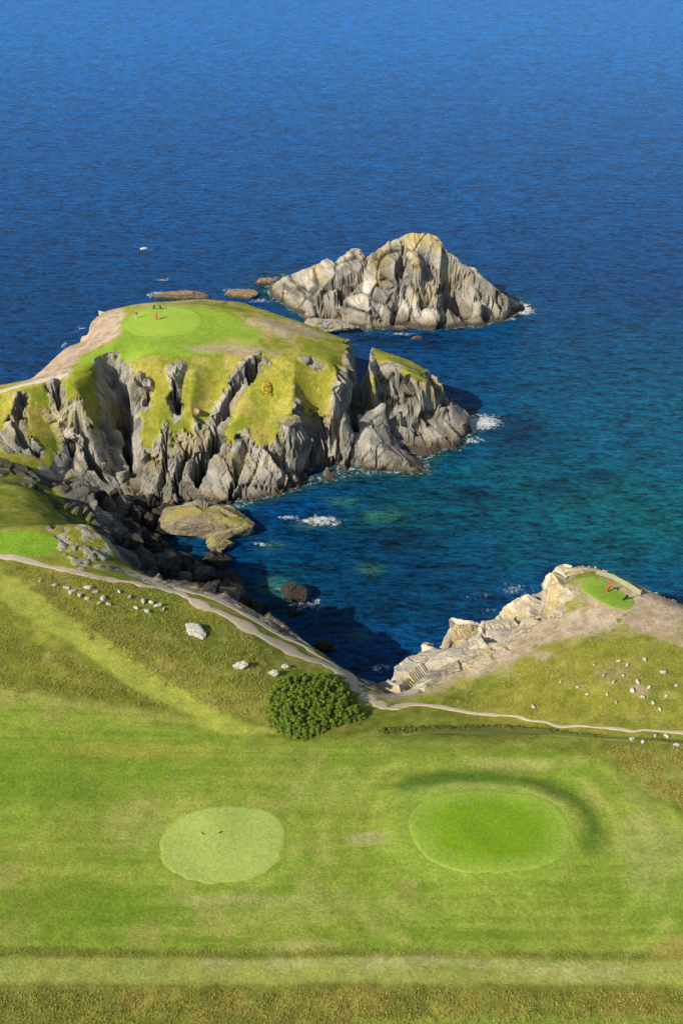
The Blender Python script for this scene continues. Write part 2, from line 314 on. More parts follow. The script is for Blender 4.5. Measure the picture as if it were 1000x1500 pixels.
def rockcol(X,Y,Z,base,lt):
    q,w=strat(X,Y,Z)
    a=fbm(X*.25,Y*.25,Z*.5,21,4); b=fbm(q*1.3,w*.4,Y*.2,22,4); li=fbm(X*.18+5,Y*.18,Z*.25,23,4)
    R=base*(.5+1.0*a[...,None])*(.5+1.0*b[...,None])
    R=R*(1-.5*sst(.63,.72,fbm(q*.9+7,w*.12,Y*.1,24,3)))[...,None]
    R=mix(R,c3(.46,.35,.12)*lt,sst(.5,.64,li)*sst(3,9,Z)*.5)
    R=mix(R,c3(.30,.23,.14),sst(3.2,1.6,Z+(a-.5)*2)*.6)
    R=mix(R,c3(.06,.05,.04),sst(1.6,.6,Z+(a-.5)*1.6)*.88)
    return R
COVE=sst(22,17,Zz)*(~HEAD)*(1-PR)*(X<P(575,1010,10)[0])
base=mix(np.zeros_like(C)+c3(.39,.36,.305),c3(.66,.58,.45),PR); base=mix(base,c3(.12,.11,.095),COVE*.9)  # cove rock darkened: the shade lying there is put into its base colour
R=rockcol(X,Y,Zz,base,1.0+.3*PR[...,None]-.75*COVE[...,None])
FM=sst(.35,.6,rock+(n2-.5)*.5)
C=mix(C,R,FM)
def rockdisp(P3,N3,m,amp=1.,sd=0,sc=1.):
    x,y,z=P3[:,0]/sc,P3[:,1]/sc,P3[:,2]/sc
    q,w=strat(x,y,z); v=y*.9-x*.2-z*.3
    f1,f2,c,t1=voro(q/6.5,v/8.,w/11.,70+sd)
    g1,g2,e,t2=voro(q/3.,v/4.,w/5.5,80+sd)
    s=q/2.6+(c-.5)*1.3; fr=s-np.floor(s); fl=np.floor(s).astype(np.int64); hr=hsh(fl,fl*0+3,fl*0,9)
    d=(c-.5)*2.0+t1*2.3-1.0*np.exp(-((f2-f1)/.035)**2)+(e-.5)*.45+t2*.5-.25*np.exp(-((g2-g1)/.05)**2)+(fr-.5)*.4*hr
    return P3+N3*(d*m*amp*sc)[:,None], d*.7+.25*(np.exp(-((f2-f1)/.045)**2)*-5-np.exp(-((g2-g1)/.055)**2)*2.4)
def build(name,g,C,FM,faces,disp,mat,dmask,stretch=False,sd=0,sc=None):
    ny,nx=g.X.shape
    V=np.stack([g.X,g.Y,g.Z],-1).reshape(-1,3).copy()
    s,N=surf(g,70); N=N.reshape(-1,3)
    idx=np.where((dmask.ravel()>.02)&(V[:,2]>-4))[0]
    Cf=C.reshape(-1,3).copy()
    V2,d=rockdisp(V[idx],N[idx],dmask.ravel()[idx],disp,sd,1. if sc is None else (sc if np.isscalar(sc) else sc.ravel()[idx]))
    V[idx]=V2; Cf[idx]*=(1+np.clip(d,-2.6,1.)*.2*dmask.ravel()[idx])[:,None]
    if stretch:
        V=V.reshape(ny,nx,3); V[:,0,0]-=350; V[:,-1,0]+=350; V[0,:,1]-=350; V=V.reshape(-1,3)
    a=np.arange(ny*nx).reshape(ny,nx); q=np.stack([a[:-1,:-1],a[:-1,1:],a[1:,1:],a[1:,:-1]],-1)
    q=q[faces]
    used=np.zeros(ny*nx,bool); used[q.ravel()]=True; rm=np.cumsum(used)-1
    me=mesh(name,V[used],rm[q])
    fm=FM.ravel()[q[:,0]]; me.polygons.foreach_set('use_smooth',fm<.5)
    setcol(me,Cf[used]); at=me.attributes.new('rock','FLOAT','POINT'); at.data.foreach_set('value',FM.ravel()[used].astype(np.float32))
    o=bpy.data.objects.new(name,me); COL.objects.link(o); me.materials.append(mat); return o
def mesh(name,V,Q):
    me=bpy.data.meshes.new(name); V=np.asarray(V,np.float32); Q=np.asarray(Q,np.int32); k=Q.shape[1]
    me.vertices.add(len(V)); me.vertices.foreach_set('co',V.ravel())
    me.loops.add(Q.size); me.loops.foreach_set('vertex_index',Q.ravel())
    me.polygons.add(len(Q)); me.polygons.foreach_set('loop_start',np.arange(0,Q.size,k,dtype=np.int32))
    me.update(calc_edges=True); me.validate(); return me
def setcol(me,c,nm='Col'):
    a=me.color_attributes.new(nm,'FLOAT_COLOR','POINT'); c=np.clip(c,0.001,1)
    a.data.foreach_set('color',np.concatenate([c,np.ones((len(c),1))],1).astype(np.float32).ravel())
# ---------------- materials
def nmat(name,rough=.9,spec=.2):
    m=bpy.data.materials.new(name); m.use_nodes=True; nt=m.node_tree; b=nt.nodes['Principled BSDF']
    b.inputs['Roughness'].default_value=rough; b.inputs['Specular IOR Level'].default_value=spec
    return m,nt,b
def N(nt,t,**k):
    n=nt.nodes.new(t)
    for a,v in k.items():
        if a in n.inputs: n.inputs[a].default_value=v
        else: setattr(n,a,v)
    return n
def mth(nt,op,a,b=None,c=None):
    n=nt.nodes.new('ShaderNodeMath'); n.operation=op
    for i,v in enumerate((a,b,c)):
        if v is None: continue
        if isinstance(v,(int,float)): n.inputs[i].default_value=v
        else: nt.links.new(v,n.inputs[i])
    return n.outputs[0]
def mixc(nt,f,a,b,bt='MIX'):
    n=nt.nodes.new('ShaderNodeMix'); n.data_type='RGBA'; n.blend_type=bt
    for s,v in ((n.inputs[0],f),(n.inputs[6],a),(n.inputs[7],b)):
        if isinstance(v,(int,float)): s.default_value=v
        elif isinstance(v,tuple): s.default_value=(*v,1)
        else: nt.links.new(v,s)
    return n.outputs[2]
def grey(nt,k):
    cm=nt.nodes.new('ShaderNodeCombineXYZ'); [nt.links.new(k,cm.inputs[i]) for i in range(3)]; return cm.outputs[0]
def noise(nt,scale,det=4,rough=.6,stretch=None,rot=0):
    tc=nt.nodes.new('ShaderNodeNewGeometry'); v=tc.outputs['Position']
    if stretch:
        mp=nt.nodes.new('ShaderNodeMapping'); mp.inputs['Scale'].default_value=stretch; mp.inputs['Rotation'].default_value=(0,0,rot); nt.links.new(v,mp.inputs[0]); v=mp.outputs[0]
    n=N(nt,'ShaderNodeTexNoise',Scale=scale,Detail=det,Roughness=rough); nt.links.new(v,n.inputs['Vector']); return n.outputs['Fac']
def ground_mat():
    m,nt,b=nmat('land_surface',.95,.1)
    col=N(nt,'ShaderNodeVertexColor',layer_name='Col').outputs[0]; rk=N(nt,'ShaderNodeAttribute',attribute_name='rock').outputs['Fac']
    f=noise(nt,2.5,7,.8); f2=noise(nt,.6,3,.6)
    k=mth(nt,'MULTIPLY_ADD',f,2.0,0.); k2=mth(nt,'MULTIPLY_ADD',f2,.5,.75); k=mth(nt,'MULTIPLY',k,k2)
    nt.links.new(mixc(nt,1.,col,grey(nt,k),'MULTIPLY'),b.inputs['Base Color'])
    g=noise(nt,3.2,6,.8); r=noise(nt,1.6,6,.7,(1,1,.6))
    hgt=mth(nt,'ADD',mth(nt,'MULTIPLY',g,.24),mth(nt,'MULTIPLY',mth(nt,'MULTIPLY',r,rk),.45))
    bp=N(nt,'ShaderNodeBump',Strength=.8,Distance=1.); nt.links.new(hgt,bp.inputs['Height']); nt.links.new(bp.outputs[0],b.inputs['Normal'])
    return m
MG=ground_mat()
def rock_mat(name,col,lich=.5,wet=True,up=False):
    m,nt,b=nmat(name,.9,.2)
    a=noise(nt,.6,6,.7); f=noise(nt,3.,5,.7); l=noise(nt,.35,5,.6)
    c=mixc(nt,a,tuple(x*.5 for x in col),tuple(min(1,x*1.5) for x in col))
    ge=nt.nodes.new('ShaderNodeNewGeometry')
    if up:
        sn=nt.nodes.new('ShaderNodeSeparateXYZ'); nt.links.new(ge.outputs['Normal'],sn.inputs[0]); l=mth(nt,'ADD',l,mth(nt,'MULTIPLY_ADD',sn.outputs[2],.45,-.28))
    rr=N(nt,'ShaderNodeMapRange'); rr.inputs['From Min'].default_value=.5; rr.inputs['From Max'].default_value=.62; rr.inputs['To Max'].default_value=lich; nt.links.new(l,rr.inputs['Value'])
    c=mixc(nt,rr.outputs[0],c,(.46,.38,.09))
    k=mth(nt,'MULTIPLY_ADD',f,1.,.5)
    c=mixc(nt,1.,c,grey(nt,k),'MULTIPLY')
    if wet:
        sx=nt.nodes.new('ShaderNodeSeparateXYZ'); nt.links.new(ge.outputs['Position'],sx.inputs[0])
        z=mth(nt,'ADD',sx.outputs[2],mth(nt,'MULTIPLY',a,1.2)); w=N(nt,'ShaderNodeMapRange'); w.inputs['From Min'].default_value=.9; w.inputs['From Max'].default_value=1.7; w.inputs['To Min'].default_value=.9; w.inputs['To Max'].default_value=0; nt.links.new(z,w.inputs['Value'])
        c=mixc(nt,w.outputs[0],c,(.05,.04,.03))
    nt.links.new(c,b.inputs['Base Color'])
    bp=N(nt,'ShaderNodeBump',Strength=.8,Distance=.8); nt.links.new(noise(nt,1.4,6,.75),bp.inputs['Height']); nt.links.new(bp.outputs[0],b.inputs['Normal'])
    return m
def plain(name,c,rough=.8,var=.3,sc=6):
    m,nt,b=nmat(name,rough,.2); f=noise(nt,sc,4,.6); c1=mixc(nt,f,tuple(x*(1-var) for x in c),tuple(min(1,x*(1+var)) for x in c)); nt.links.new(c1,b.inputs['Base Color']); return m
# ---------------- build land
fz=np.minimum.reduce([Zz[:-1,:-1],Zz[1:,:-1],Zz[:-1,1:],Zz[1:,1:]])>-5
hd=HEAD[:-1,:-1]
CVL=COVE*sst(16,11,Zz)
dm=np.clip(FM,0,1)*(.22+.78*sst(.5,1.2,np.maximum(np.maximum(S0,PR*.7),CVL*1.2)))*(1+.5*CVL)*(1-.6*edge*(Zz>14))
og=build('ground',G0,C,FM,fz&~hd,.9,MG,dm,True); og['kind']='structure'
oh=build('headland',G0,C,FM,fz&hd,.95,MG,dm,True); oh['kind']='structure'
one=np.ones_like(G1.X)
Ci=rockcol(G1.X,G1.Y,G1.Z,np.zeros(G1.X.shape+(3,))+c3(.44,.40,.335),1.)
capn=fbm(G1.X*.2,G1.Y*.2,None,3,3)
Ci=mix(Ci,c3(.5,.39,.13),sst(18,22,G1.Z+(capn-.5)*8)*.7)
f1=np.minimum.reduce([G1.Z[:-1,:-1],G1.Z[1:,:-1],G1.Z[:-1,1:],G1.Z[1:,1:]])>-4
oi=build('rocky_island',G1,Ci,one,f1,.62,MG,one*sst(-.5,2.5,G1.Z)*.8+.2,False,7,1.15)
oi['label']='large craggy grey rock island rising from the sea beyond the headland'; oi['category']='island'
def tag(o,label=None,cat=None,group=None,kind=None):
    if label:o['label']=label
    if cat:o['category']=cat
    if group:o['group']=group
    if kind:o['kind']=kind
    return o
def link(name,me,mat=None,parent=None,smooth=True):
    o=bpy.data.objects.new(name,me); COL.objects.link(o)
    if mat: me.materials.append(mat)
    if parent: o.parent=parent
    return o
def empty(name,loc,rz=0):
    o=bpy.data.objects.new(name,None); COL.objects.link(o); o.location=loc; o.rotation_euler[2]=rz; o.empty_display_size=.3; return o
# ---------------- sheets: greens and paths
def sheet(name,pts,mat,off=.06,rings=26):
    W=catmull(GW(pts)); c=W.mean(0); n=len(W)
    ex=(fbm(W[:,0]*.9,W[:,1]*.9,None,77,3)-.5)*.5; W=W+(W-c)/np.linalg.norm(W-c,axis=1,keepdims=True)*ex[:,None]
    V=[np.array([[c[0],c[1]]])]
    for k in range(1,rings+1): V.append(c+(W-c)*k/rings)
    V=np.concatenate(V); z=hz(V[:,0],V[:,1])+off; z[-n:]-=off+.05
    V=np.column_stack([V,z]); T3=[]
    for i in range(n): T3.append((0,1+i,1+(i+1)%n))
    for k in range(rings-1):
        a=1+k*n;b=a+n
        for i in range(n):
            j=(i+1)%n; T3+= [(a+i,b+i,b+j),(a+i,b+j,a+j)]
    me=mesh(name,V,np.array(T3)); me.polygons.foreach_set('use_smooth',[True]*len(me.polygons))
    rad=np.concatenate([[0],np.repeat(np.arange(1,rings+1)/rings,n)]); at=me.attributes.new('rim','FLOAT','POINT'); at.data.foreach_set('value',rad.astype(np.float32))
    o=link(name,me,mat); o['kind']='structure'; return o
def turf(name,c,c2,sp=None,rim=None):
    m,nt,b=nmat(name,.95,.1)
    f=noise(nt,.9,5,.7); k=mixc(nt,f,c,c2); g=noise(nt,3.,6,.75)
    if rim:
        ra=N(nt,'ShaderNodeAttribute',attribute_name='rim').outputs['Fac']; q=mth(nt,'ADD',ra,mth(nt,'MULTIPLY_ADD',f,.3,-.15)); mr=N(nt,'ShaderNodeMapRange'); mr.inputs['From Min'].default_value=rim[1]; mr.inputs['From Max'].default_value=1.0; nt.links.new(q,mr.inputs['Value']); k=mixc(nt,mr.outputs[0],k,rim[0])
    k=mixc(nt,1.,k,grey(nt,mth(nt,'MULTIPLY_ADD',g,1.4,.3)),'MULTIPLY')
    if sp:
        v=N(nt,'ShaderNodeTexVoronoi',Scale=1.3); ge=nt.nodes.new('ShaderNodeNewGeometry'); nt.links.new(ge.outputs['Position'],v.inputs['Vector'])
        t=mth(nt,'LESS_THAN',v.outputs['Distance'],.17); k=mixc(nt,mth(nt,'MULTIPLY',t,.6),k,sp)
    nt.links.new(k,b.inputs['Base Color'])
    bp=N(nt,'ShaderNodeBump',Strength=.4,Distance=.1); nt.links.new(g,bp.inputs['Height']); nt.links.new(bp.outputs[0],b.inputs['Normal']); return m
sheet('golf_green',[(232,1240),(240,1218),(265,1196),(300,1183),(345,1179),(388,1185),(413,1200),(420,1225),(412,1255),(388,1280),(345,1293),(300,1294),(260,1283),(238,1264)],turf('pale_putting_turf',(.31,.40,.08),(.39,.47,.12),None,((.32,.39,.065),.92)))
sheet('golf_green',[(598,1203),(612,1178),(655,1160),(725,1157),(792,1167),(828,1192),(838,1226),(820,1258),(772,1275),(700,1280),(645,1270),(610,1243)],turf('vivid_putting_turf',(.16,.29,.010),(.22,.345,.018),(.25,.28,.21),((.29,.40,.055),.58)))
sheet('golf_green',[(182,483),(193,462),(215,451),(250,448),(282,453),(298,466),(292,483),(262,492),(220,494)],turf('headland_putting_turf',(.31,.46,.05),(.38,.51,.07),None,((.28,.41,.045),.8)),.08,16)
sheet('golf_tee',[(846,860),(862,848),(885,850),(915,870),(930,882),(922,893),(900,893),(868,877)],turf('tee_turf',(.17,.31,.025),(.24,.37,.045),None,((.30,.37,.065),.55)),.08,12)
def ribbon(name,pts,wd,mat,off=.07):
    W=catmull(GW(pts),14,False); n=len(W); t=np.gradient(W,axis=0); t/=np.linalg.norm(t,axis=1,keepdims=True)+1e-9; nr=np.column_stack([-t[:,1],t[:,0]])
    V=[];m=7
    for i in range(n):
        w=np.interp(i/(n-1),np.linspace(0,1,len(wd)),wd)*(.5+1.*vn(np.array([i*.35]),np.array([2.]))[0])
        cc=W[i]+nr[i]*(vn(np.array([i*.2]),np.array([7.]))[0]-.5)*.8
        for k in range(m):
            u=(k/(m-1)-.5)*2; p=cc+nr[i]*u*w; V.append((p[0],p[1],float(hz(p[0],p[1]))+off-(.16 if abs(u)>.9 else 0)))
    Q=[(i*m+k,i*m+k+1,(i+1)*m+k+1,(i+1)*m+k) for i in range(n-1) for k in range(m-1)]
    me=mesh(name,np.array(V),np.array(Q)); me.polygons.foreach_set('use_smooth',[True]*len(me.polygons)); o=link(name,me,mat); o['kind']='structure'; return o
MP=plain('trodden_earth',(.58,.46,.32),.95,.35,1.5)
ribbon('path',[(-60,808),(0,815),(60,828),(130,842),(200,855),(250,864),(290,882),(330,902),(380,930),(440,958),(480,975),(508,990),(522,1008),(540,1025),(565,1035)],[.6,.7,.9,1.6,1.4,1.0],MP)
ribbon('path',[(545,1028),(575,1037),(610,1033),(680,1042),(760,1052),(820,1062),(900,1066),(960,1073),(1040,1080)],[.9,.6,.35,.25,.3,.35],MP)
ribbon('path',[(255,862),(300,872),(340,890),(395,920),(450,950),(500,980)],[.5,.8,.7,.5],MP)
ribbon('path',[(-40,580),(0,573),(40,563),(75,555),(101,548)],[.7,.7,.8,.8],plain('gravel',(.6,.53,.42),.95,.2,2))
# ---------------- sea
def axis(a,b,h,lo,hi):
    c=list(np.arange(a,b+1e-6,h)); s=h;x=b
    while x<hi: s*=1.25;x+=s;c.append(min(x,hi))
    s=h;x=a
    while x>lo: s*=1.25;x-=s;c.insert(0,max(x,lo))
    return np.array(c)
sx_=axis(-90,110,.6,-9000,9000); sy_=axis(100,330,.6,-900,16000)
SX,SY=np.meshgrid(sx_,sy_)
NZ=fbm(SX*.15,SY*.15,None,5,4)
dep=np.where((SX>-114)&(SX<114)&(SY>29)&(SY<311),hz(SX,SY),-12)
def sw(px,py): return P(px,py,0)
def sb(px,py,rx,ry,nz=.4,soft=(1.4,.2)):
    c=sw(px,py); a=abs(sw(px+rx,py)[0]-c[0]); b=abs(sw(px,py-ry)[1]-sw(px,py+ry)[1])*.5
    r=np.sqrt(((SX-c[0])/a)**2+((SY-c[1])/b)**2); return sst(soft[0],soft[1],r+(NZ-.5)*2*nz)
SCOL=np.zeros(SX.shape+(3,))+c3(.001,.075,.25)
SCOL=mix(SCOL,c3(.001,.115,.40),sst(220,420,SY)); SCOL=mix(SCOL,c3(.0005,.215,.72),sst(330,750,SY))  # water brightens with distance: grazing sky reflection painted into the colour
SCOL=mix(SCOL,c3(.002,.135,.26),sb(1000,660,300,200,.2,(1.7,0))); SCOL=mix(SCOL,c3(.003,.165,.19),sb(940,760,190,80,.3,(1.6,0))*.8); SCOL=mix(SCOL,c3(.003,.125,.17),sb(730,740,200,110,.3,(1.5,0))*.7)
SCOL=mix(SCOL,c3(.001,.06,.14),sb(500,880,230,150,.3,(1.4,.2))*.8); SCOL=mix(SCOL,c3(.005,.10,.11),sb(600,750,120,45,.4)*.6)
SCOL=mix(SCOL,c3(.001,.10,.32),sb(600,970,100,60,.2)*.8); SCOL=mix(SCOL,c3(.002,.10,.2),sb(400,860,80,50,.2)*.6)  # cove blues raised in colour to lighten the cliff's shadow on the water
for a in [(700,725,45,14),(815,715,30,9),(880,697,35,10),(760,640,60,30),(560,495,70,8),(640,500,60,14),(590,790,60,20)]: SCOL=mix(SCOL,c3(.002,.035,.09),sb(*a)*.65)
for a in [(545,835,22,12),(560,755,28,10),(405,800,30,10),(280,840,20,12),(500,735,30,8),(455,770,24,6),(400,860,24,14),(520,930,24,12)]: SCOL=mix(SCOL,c3(.05,.22,.13),sb(*a,.9)*.6)
SCOL=mix(SCOL,c3(.02,.10,.075),sst(-3.,-.3,dep)*.7)
fo=sst(-1.8,-.2,dep)*.74
for a,k in [((766,452,20,12),1.15),((742,467,26,5),1.05),((704,618,42,13),1.15),((690,645,34,8),.95),((465,762,42,12),1.15),((425,757,26,6),.95),((385,797,26,7),1.),((245,808,18,6),1.),((232,432,26,7),1.),((340,425,22,4),.9),((235,410,22,4),.9),((678,464,30,5),1.05),((590,489,36,5),.9),((445,885,44,18),.95),((20,167,16,2),1.),((555,980,18,9),.9),((755,865,38,16),.8),((405,862,14,8),.7),((540,472,10,4),.8),((219,366,8,1.5),.8),((715,895,30,6),.7),((500,692,24,4),.85),((640,657,44,6),.9),((480,945,28,12),.8),((380,440,20,5),.9),((830,395,8,1.5),.7),((700,870,44,16),.6),((430,905,26,10),.8),((118,482,10,10),.8),((95,505,10,8),.8),((350,770,24,7),.8),((330,745,30,5),.8)]:
    fo=np.maximum(fo,sb(*a,.5,(1.6,0))*k)
V=np.stack([SX,SY,np.zeros_like(SX)],-1).reshape(-1,3); ny,nx=SX.shape; a=np.arange(ny*nx).reshape(ny,nx)
q=np.stack([a[:-1,:-1],a[:-1,1:],a[1:,1:],a[1:,:-1]],-1).reshape(-1,4)
me=mesh('sea',V,q); setcol(me,SCOL.reshape(-1,3)); at=me.attributes.new('foam','FLOAT','POINT'); at.data.foreach_set('value',fo.ravel().astype(np.float32))
m,nt,b=nmat('sea_water',.22,.10); b.inputs['IOR'].default_value=1.33
col=N(nt,'ShaderNodeVertexColor',layer_name='Col').outputs[0]; fa=N(nt,'ShaderNodeAttribute',attribute_name='foam').outputs['Fac']
w0=noise(nt,.04,3,.55,(1,2.6,1),.25); w1=noise(nt,.16,4,.6,(1,3.,1),.22); w2=noise(nt,.5,5,.7,(1,2.3,1),-.12); w3=noise(nt,1.7,3,.65,(1,1.6,1),.3)
hh=mth(nt,'ADD',mth(nt,'ADD',mth(nt,'MULTIPLY',w0,2.2),mth(nt,'MULTIPLY',w1,2.4)),mth(nt,'ADD',mth(nt,'MULTIPLY',w2,1.8),mth(nt,'MULTIPLY',w3,.4)))
bp=N(nt,'ShaderNodeBump',Strength=1.,Distance=1.); nt.links.new(hh,bp.inputs['Height']); nt.links.new(bp.outputs[0],b.inputs['Normal'])
kk=mth(nt,'ADD',mth(nt,'MULTIPLY_ADD',w0,.8,-.4),mth(nt,'ADD',mth(nt,'MULTIPLY',w1,2.8),mth(nt,'ADD',mth(nt,'MULTIPLY',w2,4.),mth(nt,'MULTIPLY_ADD',w3,1.2,-3.)))); kk=mth(nt,'MAXIMUM',kk,.25)
wc=mixc(nt,1.,col,grey(nt,kk),'MULTIPLY')
fn=noise(nt,.8,8,.8)
ft=mth(nt,'SUBTRACT',mth(nt,'ADD',mth(nt,'MULTIPLY',fn,2.4),mth(nt,'MULTIPLY',fa,.75)),1.77)
ft=mth(nt,'MULTIPLY',ft,4.); cl=nt.nodes.new('ShaderNodeClamp'); nt.links.new(ft,cl.inputs[0]); fm_=mth(nt,'MULTIPLY',cl.outputs[0],mth(nt,'GREATER_THAN',fa,.02))
nt.links.new(mixc(nt,fm_,wc,(.85,.9,.92)),b.inputs['Base Color']); nt.links.new(mth(nt,'MULTIPLY_ADD',fm_,.7,.22),b.inputs['Roughness'])
os_=link('sea',me,m); os_['kind']='structure'
# ---------------- rocks
def rockmesh(name,dims,seed,sub=4,cuts=16,mat=None,rz=0,rnd=0):
    import bmesh
    bm=bmesh.new(); bmesh.ops.create_icosphere(bm,subdivisions=sub,radius=1.)
    V=np.array([v.co[:] for v in bm.verts]); r=np.random.default_rng(seed)
    for _ in range(cuts):
        n=r.normal(size=3); n/=np.linalg.norm(n); d=r.uniform(.5+rnd*.22,.9); V-=n*np.maximum(0,V@n-d)[:,None]
    V=V/np.abs(V).max(0)*np.array(dims)*.5
    if sub>=4:
        nn=V/np.linalg.norm(V,axis=1,keepdims=True); g=1-.55*rnd
        k=max(.6,min(dims)*.35); f1,f2,c,t=voro(V[:,0]/k/(1+rnd)+9,V[:,1]/k,V[:,2]/k/1.3,seed)
        V=V+nn*(((c-.5)*.2*g+t*.25-.2*g*g*np.exp(-((f2-f1)/.08)**2)+(fbm(V[:,0]/k*1.5,V[:,1]/k*3,V[:,2]/k*3,seed,4)-.5)*.3)*k)[:,None]
    c,s=math.cos(rz),math.sin(rz); V=V@np.array([[c,s,0],[-s,c,0],[0,0,1]])
    for v,p in zip(bm.verts,V): v.co=p
    me=bpy.data.meshes.new(name); bm.to_mesh(me); bm.free(); return me
def scl(px,py,z=0):
    p=P(px,py,z); return (p[1]*cp+(CH-z)*sp)/F
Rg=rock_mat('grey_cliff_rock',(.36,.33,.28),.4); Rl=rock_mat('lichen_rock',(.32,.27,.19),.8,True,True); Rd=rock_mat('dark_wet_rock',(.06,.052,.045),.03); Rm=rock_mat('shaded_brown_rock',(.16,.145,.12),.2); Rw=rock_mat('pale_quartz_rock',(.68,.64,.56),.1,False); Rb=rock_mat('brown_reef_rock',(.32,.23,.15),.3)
def rock(name,px,py,z,wpx,hm,dm_,mat,label,cat,seed,group=None,rz=0,sink=.25,sub=4,on=False,rnd=0):
    p=G(px,py) if on else P(px,py,z)
    s=scl(px,py,p[2]); w=wpx*s
    o=link(name,rockmesh(name,(w,dm_*w,hm),seed,sub,16,None,rz,rnd),mat); o.location=(p[0],p[1],p[2]+hm*(.5-sink)); return tag(o,label,cat,group)
rock('sea_rock',295,774,0,160,8.5,.46,Rl,'biggest yellow-topped rock standing in the water at the mouth of the dark cove','rock',31,rz=-.15,sink=.32,sub=6,rnd=1)
rock('sea_rock',325,803,0,46,4,.7,Rl,'small brown rock just in front of the biggest yellow-topped cove rock','rock',12,sub=5)
rock('sea_rock',318,825,0,44,4.2,.8,Rd,'black rock below the small brown rock in the shaded cove','rock',13,sub=5)
rock('sea_rock',434,878,0,46,4.6,.5,Rd,'black pointed rock ringed with foam alone in the middle of the cove','rock',14,sub=5,rz=-.4)
rock('sea_rock',430,900,0,24,1.8,.8,Rd,'little black rock below the black pointed rock in the cove','rock',15)
rock('sea_rock',475,948,0,28,2.4,.8,Rd,'black rock tight against the shaded cliff near the bush','rock',16)
rock('reef',272,438,0,95,3.6,.28,Rb,'long low brown reef behind the headland green','reef',17,sub=5,sink=.35)
rock('reef',357,434,0,56,3.2,.4,Rb,'low brown reef between the headland and the island','reef',18,sub=5,sink=.4)
rock('reef',388,415,0,34,3,.4,Rb,'small reddish reef off the left tip of the island','reef',19,sink=.4)
rock('reef',478,484,0,90,5,.35,Rg,'jagged grey rocks in the channel between the headland and the island','rock',20,sub=5,rz=-.25)
rock('sea_rock',608,497,0,20,1.6,.5,Rb,'small rock awash below the front of the island','rock',21,sink=.4)
rock('sea_rock',585,482,0,26,1.6,.5,Rb,'low rock at the foot of the island face','rock',22,sink=.4)
rock('boulder',425,620,0,36,2.6,.7,Rl,'big rounded boulder alone on the grassy headland slope','boulder',23,on=True,rnd=1)
rock('boulder',676,944,0,46,7,.8,rock_mat('golden_rock',(.58,.47,.28),.4,False),'golden rock stack standing at the cliff edge of the right promontory','rock stack',24,on=True,sink=.25,sub=5)
rr=random.Random(3)
for i,(px,py) in enumerate([(190,738),(205,744),(222,738),(178,752),(200,760),(185,778),(210,785),(225,800),(200,805),(232,822),(250,838),(275,845),(300,850),(330,855),(268,830),(345,872),(365,885),(172,735),(160,748),(310,865),(245,760),(188,795),(150,735),(140,750),(165,770),(220,770),(240,812),(290,838),(380,895)]):
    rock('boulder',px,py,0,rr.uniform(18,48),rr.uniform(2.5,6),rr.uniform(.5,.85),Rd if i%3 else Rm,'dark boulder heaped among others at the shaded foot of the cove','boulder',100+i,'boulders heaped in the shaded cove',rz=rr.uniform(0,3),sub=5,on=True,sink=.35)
for px,py,w_,h_,lb in [(285,927,44,1.,'widest white rock outcrop in the rough grass below the path'),(352,977,24,1.1,'squarish white rock between the white outcrop and the dark bush'),(402,988,20,.9,'left stone of the white pair above the dark bush'),(418,978,16,.9,'right stone of the white pair above the dark bush')]:
    rock('white_rock',px,py,0,w_,h_,.6,Rw,lb,'rock',200+px,on=True,rz=px)
for i,(px,py,w_) in enumerate([(98,862,9),(106,868,13),(118,874,9),(130,862,11),(140,868,8),(152,878,13),(160,886,8),(146,884,7),(210,882,10),(222,884,8),(232,888,12),(240,893,7),(200,892,8),(128,878,7),(190,876,9),(215,896,9),(80,858,8),(60,852,7),(175,868,8)]):
    rock('white_stone',px,py,0,w_*1.15,.45+w_*.02,.6,Rw,'small white stone strewn in the grass under the left end of the clifftop path','stone',300+i,'white stones under the left of the path',rz=i,on=True,sub=3)
for i,(px,py,w_) in enumerate([(905,970,10),(918,975,9),(943,967,11),(970,986,13),(898,1000,9),(933,1000,10),(860,1018,9),(883,990,8),(955,1030,9),(845,1008,7),(912,990,8),(925,1012,14),(940,1022,10),(975,1020,8),(888,1018,7),(780,1036,11),(950,1008,9),(870,975,7),(820,1000,6),(990,1005,8),(902,1030,7),(965,1040,8)]):
    rock('white_stone',px,py,0,w_*.85,.35+w_*.02,.6,Rw,'small pale stone strewn on the grassy right hillside','stone',340+i,'pale stones on the right hillside',rz=i,on=True,sub=3)
for i,(px,py,w_) in enumerate([(925,1084,16),(940,1088,10),(975,1079,12),(990,1092,12),(958,1078,8)]):
    rock('field_stone',px,py,0,w_*.8,.5,.7,Rw,'pale stone by the path at the right edge','stone',380+i,'pale stones by the path at the right edge',rz=i,on=True,sub=3)
